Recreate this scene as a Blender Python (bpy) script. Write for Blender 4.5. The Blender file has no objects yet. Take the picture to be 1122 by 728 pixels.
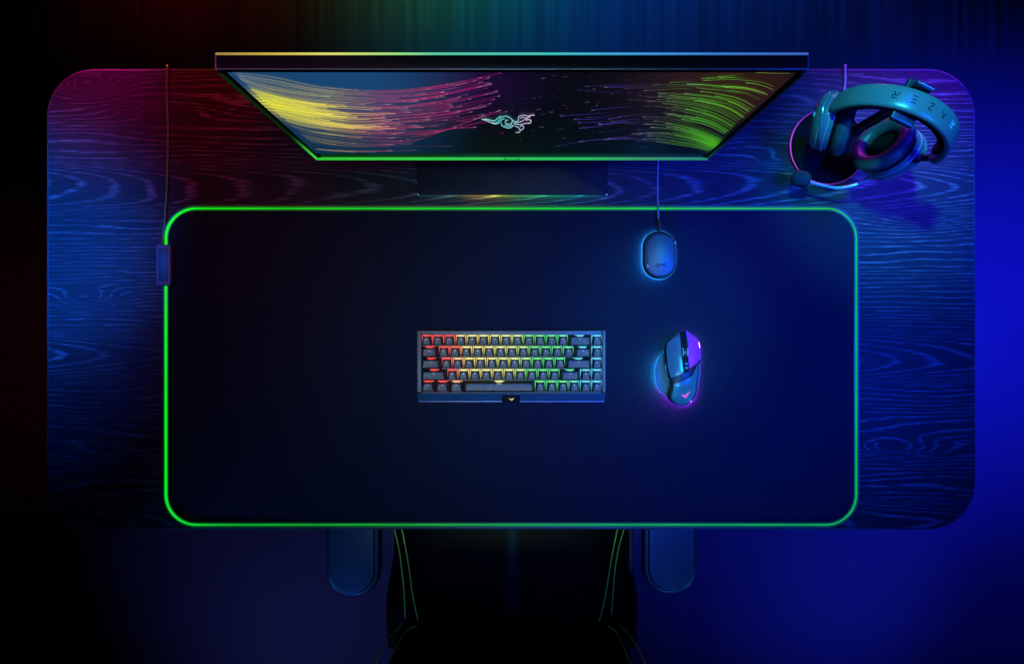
import bpy, math, random
from mathutils import Vector, Matrix
random.seed(7)
H, F, CU, CV = 1.22, 772.0, 561.0, 364.0
C = bpy.context.scene.collection
sc = bpy.context.scene

def W(u, v, z):
    d = (H - z) / F
    return Vector(((u - CU) * d, (CV - v) * d, z))

# ------------------------------------------------------------------ materials
def new_mat(name):
    m = bpy.data.materials.new(name); m.use_nodes = True
    nt = m.node_tree; b = nt.nodes['Principled BSDF']
    return m, nt, b

def N(nt, t, **kw):
    n = nt.nodes.new(t)
    for k, v in kw.items():
        if k.startswith('i_'):
            n.inputs[int(k[2:])].default_value = v
        else:
            setattr(n, k, v)
    return n

def pm(name, base, rough=.5, metal=0, var=.25, scale=60, bump=0, spec=.5, coat=0, sheen=0, bscale=None):
    m, nt, b = new_mat(name)
    tc = N(nt, 'ShaderNodeTexCoord')
    nz = N(nt, 'ShaderNodeTexNoise'); nz.inputs['Scale'].default_value = scale; nz.inputs['Detail'].default_value = 5
    nt.links.new(tc.outputs['Object'], nz.inputs['Vector'])
    r = N(nt, 'ShaderNodeValToRGB')
    r.color_ramp.elements[0].position = .3; r.color_ramp.elements[1].position = .7
    r.color_ramp.elements[0].color = tuple(c * (1 - var) for c in base) + (1,)
    r.color_ramp.elements[1].color = tuple(min(1, c * (1 + var)) for c in base) + (1,)
    nt.links.new(nz.outputs['Fac'], r.inputs['Fac']); nt.links.new(r.outputs['Color'], b.inputs['Base Color'])
    mr = N(nt, 'ShaderNodeMapRange'); mr.inputs['To Min'].default_value = max(.02, rough - .08); mr.inputs['To Max'].default_value = min(1, rough + .08)
    nt.links.new(nz.outputs['Fac'], mr.inputs['Value']); nt.links.new(mr.outputs[0], b.inputs['Roughness'])
    b.inputs['Metallic'].default_value = metal
    b.inputs['Specular IOR Level'].default_value = spec
    b.inputs['Coat Weight'].default_value = coat
    b.inputs['Sheen Weight'].default_value = sheen
    if bump:
        n2 = N(nt, 'ShaderNodeTexNoise'); n2.inputs['Scale'].default_value = bscale or scale * 6; n2.inputs['Detail'].default_value = 4
        nt.links.new(tc.outputs['Object'], n2.inputs['Vector'])
        bp = N(nt, 'ShaderNodeBump'); bp.inputs['Strength'].default_value = bump; bp.inputs['Distance'].default_value = .001
        nt.links.new(n2.outputs['Fac'], bp.inputs['Height']); nt.links.new(bp.outputs[0], b.inputs['Normal'])
    return m

def em(name, col, strength=1.0, base=(.02, .02, .02)):
    m, nt, b = new_mat(name)
    b.inputs['Base Color'].default_value = base + (1,)
    b.inputs['Roughness'].default_value = .4
    b.inputs['Emission Strength'].default_value = strength
    nz = N(nt, 'ShaderNodeTexNoise'); nz.inputs['Scale'].default_value = 40
    mx = N(nt, 'ShaderNodeMix', data_type='RGBA'); 
    mx.inputs['A'].default_value = tuple(c * .85 for c in col) + (1,)
    mx.inputs['B'].default_value = tuple(c * 1.1 for c in col) + (1,)
    tc = N(nt, 'ShaderNodeTexCoord'); nt.links.new(tc.outputs['Object'], nz.inputs['Vector'])
    nt.links.new(nz.outputs['Fac'], mx.inputs['Factor']); nt.links.new(mx.outputs['Result'], b.inputs['Emission Color'])
    return m

def emc(name, strength=1.0, rough=.4, base=(.01, .01, .01), spec=.5):
    m, nt, b = new_mat(name)
    b.inputs['Base Color'].default_value = base + (1,)
    b.inputs['Roughness'].default_value = rough
    b.inputs['Specular IOR Level'].default_value = spec
    a = N(nt, 'ShaderNodeAttribute', attribute_name='Col')
    nt.links.new(a.outputs['Color'], b.inputs['Emission Color'])
    b.inputs['Emission Strength'].default_value = strength
    return m

# ------------------------------------------------------------------ mesh helpers
class MB:
    def __init__(s): s.v = []; s.f = []; s.c = []
    def add(s, vs, fs, cols=None):
        o = len(s.v); s.v += [Vector(p) for p in vs]; s.f += [tuple(i + o for i in f) for f in fs]
        s.c += list(cols) if cols else [(0, 0, 0)] * len(vs)
        return s
    def loft(s, rings, caps=(True, True), closed=True, cols=None):
        n = len(rings[0]); vs = [p for r in rings for p in r]; fs = []
        for i in range(len(rings) - 1):
            for j in range(n if closed else n - 1):
                k = (j + 1) % n
                fs.append((i * n + j, i * n + k, (i + 1) * n + k, (i + 1) * n + j))
        if caps[0]: fs.append(tuple(reversed(range(n))))
        if caps[1]: fs.append(tuple((len(rings) - 1) * n + j for j in range(n)))
        return s.add(vs, fs, cols)
    def tube(s, pts, r, seg=8, closed=False, colf=None, flat=1.0):
        pts = [Vector(p) for p in pts]; n = len(pts); rings = []; cols = []
        up = None
        for i, p in enumerate(pts):
            if closed: t = pts[(i + 1) % n] - pts[i - 1]
            else: t = pts[min(i + 1, n - 1)] - pts[max(i - 1, 0)]
            t.normalize()
            if up is None:
                up = Vector((0, 0, 1)) if abs(t.z) < .9 else Vector((1, 0, 0))
            x = up.cross(t).normalized(); up = t.cross(x).normalized()
            rr = r(i / max(1, n - 1)) if callable(r) else r
            rings.append([p + x * math.cos(a) * rr + up * math.sin(a) * rr * flat for a in [2 * math.pi * k / seg for k in range(seg)]])
            if colf: cols += [colf(p)] * seg
        if closed: rings.append(rings[0]); cols += cols[:seg] if colf else []
        return s.loft(rings, (not closed, not closed), True, cols or None)
    def box(s, c, d, bev=.001, rz=0, m=None):
        """bevelled box, centre c, full size d"""
        x, y, z = d[0] / 2, d[1] / 2, d[2] / 2; b = min(bev, x * .9, y * .9, z * .9)
        rr = []
        for (ins, zz) in ((b, -z), (b * .3, -z + b * .3), (0, -z + b), (0, z - b), (b * .3, z - b * .3), (b, z)):
            rr.append([Vector(p) for p in rrect(x * 2 - 2 * ins, y * 2 - 2 * ins, max(b - ins * .6, .0002), 2, zz)])
        M = Matrix.Translation(Vector(c)) @ (m if m else Matrix.Rotation(rz, 4, 'Z'))
        return s.loft([[M @ p for p in r] for r in rr])
    def ribbon(s, pts, w, nrm, colf=None):
        """flat stroke, pts 3d, width w, facing nrm"""
        pts = [Vector(p) for p in pts]; n = len(pts); vs = []; cs = []
        for i, p in enumerate(pts):
            t = (pts[min(i + 1, n - 1)] - pts[max(i - 1, 0)]).normalized()
            sd = t.cross(Vector(nrm)).normalized()
            ww = (w(i / (n - 1)) if callable(w) else w) / 2
            vs += [p - sd * ww, p + sd * ww]
            if colf: c = colf(i / (n - 1), p); cs += [c, c]
        return s.add(vs, [(2 * i, 2 * i + 1, 2 * i + 3, 2 * i + 2) for i in range(n - 1)], cs or None)
    def build(s, name, mat, parent=None, org=None, smooth=True, angle=35, attr=False, loc=None):
        o0 = Vector(org) if org is not None else (Vector(parent['_o']) if parent is not None and '_o' in parent else Vector((0, 0, 0)))
        me = bpy.data.meshes.new(name)
        me.from_pydata([tuple(p - o0) for p in s.v], [], s.f)
        if attr:
            ca = me.color_attributes.new('Col', 'FLOAT_COLOR', 'POINT')
            for i, c in enumerate(s.c): ca.data[i].color = (c[0], c[1], c[2], 1)
        me.materials.append(mat)
        import bmesh
        bm = bmesh.new(); bm.from_mesh(me); bmesh.ops.recalc_face_normals(bm, faces=bm.faces)
        if smooth:
            for f in bm.faces: f.smooth = True
            for e in bm.edges:
                if len(e.link_faces) == 2 and e.calc_face_angle(0) > math.radians(angle): e.smooth = False
        bm.to_mesh(me); bm.free()
        ob = bpy.data.objects.new(name, me); C.objects.link(ob)
        if parent is not None:
            ob.parent = parent; ob['_o'] = tuple(o0)
        elif org is not None:
            ob.location = o0; ob['_o'] = tuple(o0)
        if loc is not None: ob.location = loc
        return ob

def rrect(w, h, r, n=8, z=0, cx=0, cy=0):
    r = min(r, w / 2 - 1e-5, h / 2 - 1e-5); out = []
    for (sx, sy, a0) in ((1, 1, 0), (-1, 1, 90), (-1, -1, 180), (1, -1, 270)):
        for k in range(n + 1):
            a = math.radians(a0 + 90 * k / n)
            out.append(Vector((cx + sx * (w / 2 - r) + r * math.cos(a), cy + sy * (h / 2 - r) + r * math.sin(a), z)))
    return out

def slab(w, h, r, z0, z1, bev, cx, cy, n=12, k=4):
    mb = MB(); rings = []
    for i in range(k + 1):
        a = math.pi / 2 * i / k; ins = bev * (1 - math.sin(a)); rings.append(rrect(w - 2 * ins, h - 2 * ins, r - ins, n, z0 + bev * (1 - math.cos(a)), cx, cy))
    for i in range(k + 1):
        a = math.pi / 2 * i / k; ins = bev * (1 - math.cos(a)); rings.append(rrect(w - 2 * ins, h - 2 * ins, r - ins, n, z1 - bev * (1 - math.sin(a)), cx, cy))
    return mb.loft(rings)

def spline(pts, n=8, closed=False):
    pts = [Vector(p) for p in pts]; m = len(pts); out = []
    rng = m if closed else m - 1
    for i in range(rng):
        if closed: p0, p1, p2, p3 = pts[i - 1], pts[i], pts[(i + 1) % m], pts[(i + 2) % m]
        else: p0, p1, p2, p3 = pts[max(i - 1, 0)], pts[i], pts[i + 1], pts[min(i + 2, m - 1)]
        for k in range(n):
            t = k / n
            out.append(.5 * ((2 * p1) + (p2 - p0) * t + (2 * p0 - 5 * p1 + 4 * p2 - p3) * t * t + (3 * p1 - p0 - 3 * p2 + p3) * t ** 3))
    if not closed: out.append(pts[-1])
    return out

def thing(name, label, cat, loc=(0, 0, 0), group=None):
    o = bpy.data.objects.new(name, None); C.objects.link(o)
    o.empty_display_size = .05; o.location = loc; o['_o'] = tuple(loc); o['label'] = label; o['category'] = cat
    if group: o['group'] = group
    return o

def lerp(a, b, t): return a + (b - a) * t
def clamp(t, a=0, b=1): return max(a, min(b, t))
def sstep(a, b, x):
    t = clamp((x - a) / (b - a)); return t * t * (3 - 2 * t)
def ramp(x, stops):
    if x <= stops[0][0]: return stops[0][1]
    for (a, ca), (b, cb) in zip(stops, stops[1:]):
        if x <= b:
            t = (x - a) / (b - a); return tuple(lerp(p, q, t) for p, q in zip(ca, cb))
    return stops[-1][1]
def uv_of(p):
    d = (H - p[2]) / F; return CU + p[0] / d, CV - p[1] / d

# ------------------------------------------------------------------ shared materials
M_black = pm('black_plastic', (.018, .02, .024), .38, var=.2, bump=.15)
M_dark = pm('dark_metal', (.03, .033, .04), .35, metal=.6, var=.2)
M_trim = pm('pale_trim', (.30, .36, .44), .35, metal=.3, var=.1)
M_shell = pm('matt_shell', (.10, .125, .14), .24, var=.08, bump=.03, scale=90)
M_foam = pm('foam', (.022, .028, .036), .95, var=.4, bump=.8, scale=400, bscale=900, spec=.2)
M_cush = pm('cushion_leatherette', (.03, .05, .065), .45, var=.2, bump=.3, scale=90)
M_leather = pm('black_leather', (.002, .002, .0024), .6, var=.3, bump=.3, scale=120, spec=.05)
M_cable = pm('grey_cable', (.25, .26, .27), .5, var=.3, bump=.4, scale=800)
M_void = pm('dark_recess', (.004, .004, .005), .6, var=.1, spec=.1)

# ------------------------------------------------------------------ floor
def floor_mat():
    m, nt, b = new_mat('streaked_floor'); L = nt.links.new
    tc = N(nt, 'ShaderNodeTexCoord')
    mp = N(nt, 'ShaderNodeMapping'); mp.inputs['Scale'].default_value = (55, .7, 1); L(tc.outputs['Object'], mp.inputs['Vector'])
    n1 = N(nt, 'ShaderNodeTexNoise'); n1.inputs['Scale'].default_value = 1; n1.inputs['Detail'].default_value = 4; L(mp.outputs[0], n1.inputs['Vector'])
    n2 = N(nt, 'ShaderNodeTexNoise'); n2.inputs['Scale'].default_value = 2.2; n2.inputs['Detail'].default_value = 3; L(tc.outputs['Object'], n2.inputs['Vector'])
    sy = N(nt, 'ShaderNodeSeparateXYZ'); L(tc.outputs['Object'], sy.inputs[0])
    fy = N(nt, 'ShaderNodeMapRange', interpolation_type='SMOOTHSTEP'); fy.inputs['From Min'].default_value = .66; fy.inputs['From Max'].default_value = .92; L(sy.outputs[1], fy.inputs['Value'])
    mf = N(nt, 'ShaderNodeMix', data_type='FLOAT'); L(fy.outputs[0], mf.inputs['Factor']); mf.inputs['A'].default_value = .5; L(n1.outputs['Fac'], mf.inputs['B'])  # blurred reflection streaks painted into the floor colour behind the desk
    r = N(nt, 'ShaderNodeValToRGB'); r.color_ramp.elements[0].color = (.020, .020, .021, 1); r.color_ramp.elements[1].color = (.06, .058, .06, 1)
    r.color_ramp.elements[0].position = .35; r.color_ramp.elements[1].position = .65
    L(mf.outputs['Result'], r.inputs['Fac'])
    mx = N(nt, 'ShaderNodeMix', data_type='RGBA', blend_type='MULTIPLY'); mx.inputs['Factor'].default_value = .35
    L(r.outputs['Color'], mx.inputs['A']); L(n2.outputs['Color'], mx.inputs['B']); L(mx.outputs['Result'], b.inputs['Base Color'])
    b.inputs['Roughness'].default_value = .55; b.inputs['Specular IOR Level'].default_value = .25
    return m
fl = MB().add([(-6, -6, -.75), (6, -6, -.75), (6, 6, -.75), (-6, 6, -.75)], [(0, 1, 2, 3)]).build('floor', floor_mat()); fl['kind'] = 'structure'

# ------------------------------------------------------------------ desk
def wood_mat():
    m, nt, b = new_mat('black_stained_wood'); L = nt.links.new
    tc = N(nt, 'ShaderNodeTexCoord'); sx = N(nt, 'ShaderNodeSeparateXYZ'); L(tc.outputs['Object'], sx.inputs[0])
    def M(op, a, b_=None, c=None):
        n = N(nt, 'ShaderNodeMath', operation=op)
        for i, q in enumerate((a, b_, c)):
            if q is None: continue
            if isinstance(q, (int, float)): n.inputs[i].default_value = q
            else: L(q, n.inputs[i])
        return n.outputs[0]
    x, y = sx.outputs[0], M('ADD', sx.outputs[1], DC[1])
    pid = M('FLOOR', M('DIVIDE', M('ADD', y, 2.152), .098))
    cb = N(nt, 'ShaderNodeCombineXYZ'); L(M('MULTIPLY', x, 2.6), cb.inputs[0]); L(M('MULTIPLY', y, 15), cb.inputs[1]); L(M('MULTIPLY', pid, 7.37), cb.inputs[2])
    n1 = N(nt, 'ShaderNodeTexNoise'); n1.inputs['Scale'].default_value = 1; n1.inputs['Detail'].default_value = 1.2; n1.inputs['Roughness'].default_value = .35
    L(cb.outputs[0], n1.inputs['Vector'])
    # straightness: mix with y so many boards run straight
    cbw = N(nt, 'ShaderNodeCombineXYZ'); L(M('MULTIPLY', x, 30), cbw.inputs[0]); L(M('MULTIPLY', y, 220), cbw.inputs[1]); L(pid, cbw.inputs[2])
    nw = N(nt, 'ShaderNodeTexNoise'); nw.inputs['Scale'].default_value = 1; nw.inputs['Detail'].default_value = 2; L(cbw.outputs[0], nw.inputs['Vector'])
    wn = N(nt, 'ShaderNodeTexWhiteNoise', noise_dimensions='1D'); L(M('ADD', pid, 11.0), wn.inputs['W'])
    ph = M('ADD', M('MULTIPLY', n1.outputs['Fac'], M('ADD', M('MULTIPLY', wn.outputs['Value'], 6), 4.0)),
           M('ADD', M('MULTIPLY', y, M('SUBTRACT', 150.0, M('MULTIPLY', wn.outputs['Value'], 80.0))), M('MULTIPLY', nw.outputs['Fac'], .5)))
    # knots: the lines part and close round them
    for kx, ky, wx, wy, am in ((-.735, .428, .055, .018, 5.5), (-.735, .057, .06, .017, 4.5), (.625, -.03, .05, .014, 4.5), (.66, -.20, .07, .018, 4.0), (.71, .20, .08, .02, 3.0), (-.32, .44, .10, .015, -2.5), (-.60, .385, .09, .014, -2.5), (.50, .30, .07, .016, 3.0)):
        dx = M('POWER', M('DIVIDE', M('ABSOLUTE', M('SUBTRACT', x, kx)), wx), 2.0); dy = M('POWER', M('DIVIDE', M('ABSOLUTE', M('SUBTRACT', y, ky)), wy), 2.0)
        ph = M('ADD', ph, M('MULTIPLY', M('EXPONENT', M('MULTIPLY', M('ADD', dx, dy), -1.0)), am))
    # flame-figured boards: nested arches that point along the board
    t = M('SUBTRACT', M('FRACT', M('DIVIDE', M('ADD', y, 2.152), .098)), .52)
    t2 = M('MULTIPLY', t, t)
    arch = M('ADD', M('MULTIPLY', x, 13.0), M('ADD', M('MULTIPLY', t2, 15.0), M('ADD', M('MULTIPLY', M('MULTIPLY', t2, t2), 60.0), M('MULTIPLY', n1.outputs['Fac'], 4.5))))
    arch = M('ADD', arch, M('MULTIPLY', nw.outputs['Fac'], .3))
    sel = M('MAXIMUM', M('COMPARE', pid, 24.0, .1), M('MAXIMUM', M('COMPARE', pid, 21.0, .1), M('COMPARE', pid, 18.0, .1)))
    ph = M('ADD', M('MULTIPLY', ph, M('SUBTRACT', 1.0, sel)), M('MULTIPLY', arch, sel))
    fr = M('ABSOLUTE', M('SUBTRACT', M('FRACT', ph), .5))
    mr = N(nt, 'ShaderNodeMapRange', interpolation_type='SMOOTHSTEP'); mr.inputs['From Min'].default_value = .30; mr.inputs['From Max'].default_value = .5; L(fr, mr.inputs['Value'])
    # fibre dashes
    cf = N(nt, 'ShaderNodeCombineXYZ'); L(M('MULTIPLY', x, 22), cf.inputs[0]); L(M('MULTIPLY', y, 520), cf.inputs[1])
    nf = N(nt, 'ShaderNodeTexNoise'); nf.inputs['Scale'].default_value = 1; nf.inputs['Detail'].default_value = 3; L(cf.outputs[0], nf.inputs['Vector'])
    mf = N(nt, 'ShaderNodeMapRange'); mf.inputs['From Min'].default_value = .4; mf.inputs['From Max'].default_value = .66; L(nf.outputs['Fac'], mf.inputs['Value'])
    # board-to-board and patch variation
    n3 = N(nt, 'ShaderNodeTexNoise'); n3.inputs['Scale'].default_value = 5; n3.inputs['Detail'].default_value = 2; L(tc.outputs['Object'], n3.inputs['Vector'])
    line = M('MULTIPLY', mr.outputs[0], M('ADD', M('MULTIPLY', mf.outputs[0], .95), .14))
    line = M('MULTIPLY', line, M('ADD', M('MULTIPLY', n3.outputs['Fac'], 2.4), -.35))
    fac = M('ADD', line, M('MULTIPLY', mf.outputs[0], .10))
    r = N(nt, 'ShaderNodeValToRGB')
    r.color_ramp.elements[0].color = (.017, .017, .018, 1); r.color_ramp.elements[1].color = (.165, .16, .16, 1)
    L(fac, r.inputs['Fac']); L(r.outputs['Color'], b.inputs['Base Color'])
    b.inputs['Roughness'].default_value = .5; b.inputs['Specular IOR Level'].default_value = .15
    bp = N(nt, 'ShaderNodeBump'); bp.inputs['Strength'].default_value = .35; bp.inputs['Distance'].default_value = .0008
    L(fac, bp.inputs['Height']); L(bp.outputs[0], b.inputs['Normal'])
    return m
a0, b0 = W(51, 581, 0), W(1069, 75, 0)
DX, DY = b0.x - a0.x, b0.y - a0.y; DC = ((a0.x + b0.x) / 2, (a0.y + b0.y) / 2)
desk = thing('desk', 'wide black wood-grain desk with rounded corners carrying everything', 'desk', (DC[0], DC[1], -.75))
slab(DX, DY, .082, -.028, 0, .0022, DC[0], DC[1], 16).build('desktop', wood_mat(), desk)
mb = MB(); prof = [(0, -.0262), (-.0014, -.0283), (-.006, -.0283), (-.0032, .0003), (-.0021, .0003), (-.0008, -.0001), (-.0001, -.0012), (.0003, -.0030)]
rg = [rrect(DX + 2 * o, DY + 2 * o, .082 + o, 16, z_, DC[0], DC[1]) for o, z_ in prof]; rg.append(rg[0])
mb.loft(rg, (False, False)).build('edge_band', pm('edge_lacquer', (.03, .03, .032), .42, var=.3, scale=30, spec=.8), desk)
for s in (-1, 1):
    MB().box((DC[0] + s * .52, DC[1], -.40), (.07, .05, .64), .004).build('leg', M_black, desk)
    MB().box((DC[0] + s * .52, DC[1], -.73), (.07, .62, .03), .004).build('foot', M_black, desk)
MB().box((DC[0], DC[1], -.054), (1.1, .06, .05), .004).build('crossbar', M_black, desk)

# ------------------------------------------------------------------ mouse mat
def cloth_mat():
    m = pm('mat_cloth', (.009, .0125, .024), .85, var=.35, scale=420, bump=.8, bscale=1400, spec=.12, sheen=.04)
    return m
a1, b1 = W(182, 575.5, .004), W(938, 228.5, .004)
MX, MY = b1.x - a1.x, b1.y - a1.y; MCx, MCy = (a1.x + b1.x) / 2, (a1.y + b1.y) / 2
mat = thing('desk_mat', 'large black cloth desk mat with glowing green border', 'desk mat', (MCx, MCy, 0))
slab(MX, MY, .052, .0005, .004, .001, MCx, MCy, 14, 2).build('cloth', cloth_mat(), mat)
def green(p, k=1.0):
    u, v = uv_of(p)
    left = .62 * (1 - sstep(180, 300, u)); low = sstep(240, 420, v)
    b = .36 + .30 * left + .12 * (1 - sstep(228, 300, v)) * (1 - sstep(500, 950, u))
    b *= lerp(1, .82, sstep(560, 577, v) * (1 - left))
    tw = .006 + .02 * sstep(600, 800, u) * (1 - sstep(230, 240, v))
    return (tw * k * .6, b * k, .006 * k + .012 * k * sstep(400, 600, v))
def ring(w, h, r, z, n=14):
    pts = rrect(w, h, r, n, z, MCx, MCy); out = []
    for i, p in enumerate(pts):
        q = pts[(i + 1) % len(pts)]; d = (q - p).length; k = max(1, int(d / .02))
        out += [p.lerp(q, j / k) for j in range(k)]
    return out
E_rim = emc('led_rim', 1.4); E_halo = emc('rim_halo', 1.3)
rp = ring(MX, MY, .052, .0045)
MB().tube(rp, lambda t: .0013 + .0009 * (1 - sstep(182, 230, uv_of(rp[int(round(t * (len(rp) - 1)))])[0])) + .0001 * math.sin(t * 190), 8, True, lambda p: green(p, 1)).build('light_rim', E_rim, mat, attr=True)
mb = MB()
for off, k in ((.0026, .16), (-.0026, .16), (.0046, .035), (-.0046, .035)):
    mb.tube(ring(MX + 2 * off, MY + 2 * off, .052 + off,   .0034 - abs(off) * .25), .0018, 6, True, lambda p, k=k: green(p, k))
mb.build('rim_halo', E_halo, mat, attr=True)  # dim emissive tubes imitate the halo around the lit rim
# controller
c0 = W(179, 290.5, .016)
slab(16 / 641, 45 / 641, .003, .001, .0165, .0015, c0.x, c0.y, 4).build('controller', pm('controller_shell', (.12, .13, .15), .4, var=.1), mat)
slab(10 / 641, 36 / 641, .002, .0165, .0169, .0003, c0.x, c0.y, 3).build('controller_inlay', M_black, mat)
pts = spline([W(178, 268, .008), W(179, 255, .004), W(181, 235, .003), W(183, 200, .003), W(183.9, 140, .003), W(182.6, 100, .003), W(183, 76, .003), W(183.2, 72.6, .0015), W(183, 71.6, -.01), W(183, 73, -.06), W(183, 77, -.2), W(180, 90, -.5), W(170, 110, -.745)], 6)
MB().tube(pts, .0017, 8).build('cable', pm('cable_green_light', (.13, .34, .10), .6, var=.3, bump=.4, scale=800), mat)  # green glow from the rim mixed into the neutral cable's colour

# ------------------------------------------------------------------ monitor
YS = .270
XW = .3045; ZB, ZT = .1287, .496
def S(u, v, off=0):
    y = YS - off; d = y * F / (CV - v); return Vector(((u - CU) * d / F, y, H - d))
mon = thing('monitor', 'thin upright monitor showing colourful light trails and snake emblem', 'monitor', (0, .33, 0))
mb = MB()
mb.box((0, YS + .0085, (ZB + ZT) / 2), (2 * XW, .0150, ZT - ZB), .0015)
mb.build('casing', pm('monitor_casing', (.008, .012, .018), .5, var=.15, spec=.2), mon)
# rear casing edge: coloured light caught there imitated by an emissive strip
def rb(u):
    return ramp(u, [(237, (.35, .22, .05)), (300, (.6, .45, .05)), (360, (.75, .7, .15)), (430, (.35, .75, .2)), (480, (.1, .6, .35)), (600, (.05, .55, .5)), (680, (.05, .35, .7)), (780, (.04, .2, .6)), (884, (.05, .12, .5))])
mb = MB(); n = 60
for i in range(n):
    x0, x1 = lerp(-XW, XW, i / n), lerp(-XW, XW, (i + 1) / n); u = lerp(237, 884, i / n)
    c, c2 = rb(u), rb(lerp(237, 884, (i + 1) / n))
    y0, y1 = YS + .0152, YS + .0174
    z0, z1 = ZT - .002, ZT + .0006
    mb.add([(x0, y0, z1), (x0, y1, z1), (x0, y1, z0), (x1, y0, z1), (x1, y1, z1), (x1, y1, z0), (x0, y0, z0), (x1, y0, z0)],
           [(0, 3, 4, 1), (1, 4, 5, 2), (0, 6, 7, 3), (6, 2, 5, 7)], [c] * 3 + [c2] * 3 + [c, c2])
mb.build('rear_edge_glow', emc('rainbow_edge_glow', 1.0), mon, attr=True)
mb = MB()
mb.box((0, YS + .0005, ZT + .0003), (2 * XW - .002, .0014, .0014), .0004)
for s in (-1, 1):
    mb.box((s * XW, YS + .0085, ZT - .001), (.0016, .017, .0030), .0005)
    mb.box((s * (XW - .0004), YS + .0002, (ZB + ZT) / 2), (.0014, .0014, ZT - ZB - .002), .0004)
mb.build('edge_highlight', M_trim, mon)  # pale lines imitate highlights on the casing's bevels
# bezel
mb = MB(); bw = .0085
for s in (-1, 1):
    mb.box((s * (XW - .001 - bw / 2), YS + .0002, (ZB + ZT) / 2), (bw, .0012, ZT - ZB - .004), .0003)
mb.box((0, YS + .0002, ZT - .005), (2 * XW - .02, .0012, .007), .0003)
mb.build('bezel', M_void, mon)

# screen picture: a colour grid with thin light trails lying on it
def bg(u, v):
    xl = ramp(v, [(79, (255,)), (170, (352,))])[0]; xr = ramp(v, [(79, (866,)), (170, (782,))])[0]
    t = (u - 240) / 640
    blue = (1 - sstep(400, 540, u)) * lerp(1, .45, sstep(80, 170, v))
    c = [.0012, .0015, .003]
    c[0] += .008 * blue; c[1] += .055 * blue; c[2] += .16 * blue
    c[0] *= 1; 
    # violet around the centre-left
    vi = math.exp(-((u - 520) / 60) ** 2) * (1 - sstep(90, 150, v)); c[0] += .010 * vi; c[2] += .03 * vi
    br = math.exp(-((u - 800) / 90) ** 2) * (1 - sstep(90, 165, v)); c[0] += .028 * br; c[1] += .009 * br; c[2] *= 1 - .6 * br
    # yellow source
    du = u - xl; axis = lerp(112, 127, clamp((u - 290) / 90))
    dv = (v - axis)
    ye = math.exp(-(dv / max(3.0, 10 - du * .07)) ** 2) * (1 - sstep(5, 95, du))
    ye *= .62 + .38 * math.sin(dv * 2.1 + du * .05); c[0] += .80 * ye; c[1] += .74 * ye; c[2] *= 1 - .8 * clamp(ye)
    gu = u - 786; gaxis = 161 + (u - 790) * .42
    ge = math.exp(-((v - gaxis) / 6.5) ** 2) * sstep(-50, 12, gu)
    c[0] += .07 * ge; c[1] += .42 * ge; c[2] *= 1 - .5 * ge
    return tuple(c)
mb = MB(); nu, nv = 150, 130; vs = []; cs = []
for j in range(nv + 1):
    v = lerp(78.2, 167.5, j / nv)
    d = YS * F / (CV - v); z = H - d
    for i in range(nu + 1):
        x = lerp(-XW + bw + .001, XW - bw - .001, i / nu)
        p = Vector((x, YS - .0008, z)); vs.append(p); cs.append(bg(CU + x * F / d, v))
fs = [(j * (nu + 1) + i, j * (nu + 1) + i + 1, (j + 1) * (nu + 1) + i + 1, (j + 1) * (nu + 1) + i) for j in range(nv) for i in range(nu)]
mb.add(vs, fs, cs)
def z2l(p): return (220 + p[0] / 3.206, 40 + p[1] / 3.206)
def z2r(p): return (550 + p[0] / 3.206, 40 + p[1] / 3.206)
GL = [[(98, 124), (250, 140), (400, 172), (560, 188), (700, 186), (830, 172), (960, 148)],
      [(125, 145), (250, 182), (400, 205), (560, 215), (720, 220), (840, 205), (930, 186)],
      [(165, 190), (280, 225), (400, 248), (540, 258), (680, 262), (820, 252), (960, 225)],
      [(215, 238), (320, 270), (430, 295), (560, 308), (700, 296), (850, 282), (930, 268)],
      [(250, 275), (350, 302), (460, 318), (580, 328), (720, 327), (850, 326), (940, 322)],
      [(300, 318), (380, 342), (470, 358), (570, 368), (700, 374), (800, 350), (1040, 262)],
      [(345, 362), (400, 372), (460, 382), (540, 388), (640, 386), (760, 384), (920, 384)],
      [(385, 396), (420, 400), (470, 404), (530, 407), (600, 408), (680, 406), (760, 402)]]
GR = [[(1040, 128), (960, 128), (900, 126), (850, 128), (800, 135), (740, 140), (700, 146)],
      [(990, 182), (930, 158), (880, 150), (835, 146), (780, 148), (700, 155), (640, 160)],
      [(945, 218), (880, 192), (820, 182), (740, 178), (640, 170), (420, 170), (220, 178)],
      [(900, 250), (840, 216), (760, 198), (690, 189), (620, 186), (430, 198), (260, 186)],
      [(860, 285), (800, 248), (720, 226), (620, 216), (520, 210), (410, 198), (280, 190)],
      [(830, 318), (760, 280), (690, 256), (600, 240), (500, 236), (380, 240), (220, 268)],
      [(805, 345), (740, 306), (660, 285), (560, 268), (455, 268), (330, 290), (130, 292)],
      [(780, 372), (710, 342), (630, 318), (540, 304), (440, 306), (330, 314), (190, 325)],
      [(762, 392), (690, 362), (610, 342), (540, 336), (470, 342), (330, 362), (180, 382)],
      [(742, 408), (680, 394), (600, 382), (500, 368), (400, 362), (250, 372), (140, 402)]]
for g in GL[:6]: g.append((g[-1][0] + 95, g[-1][1] - (22 if g[-1][1] < 300 else 4)))
GL = [[z2l(p) for p in g] for g in GL]; GR = [[z2r(p) for p in g] for g in GR]
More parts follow.
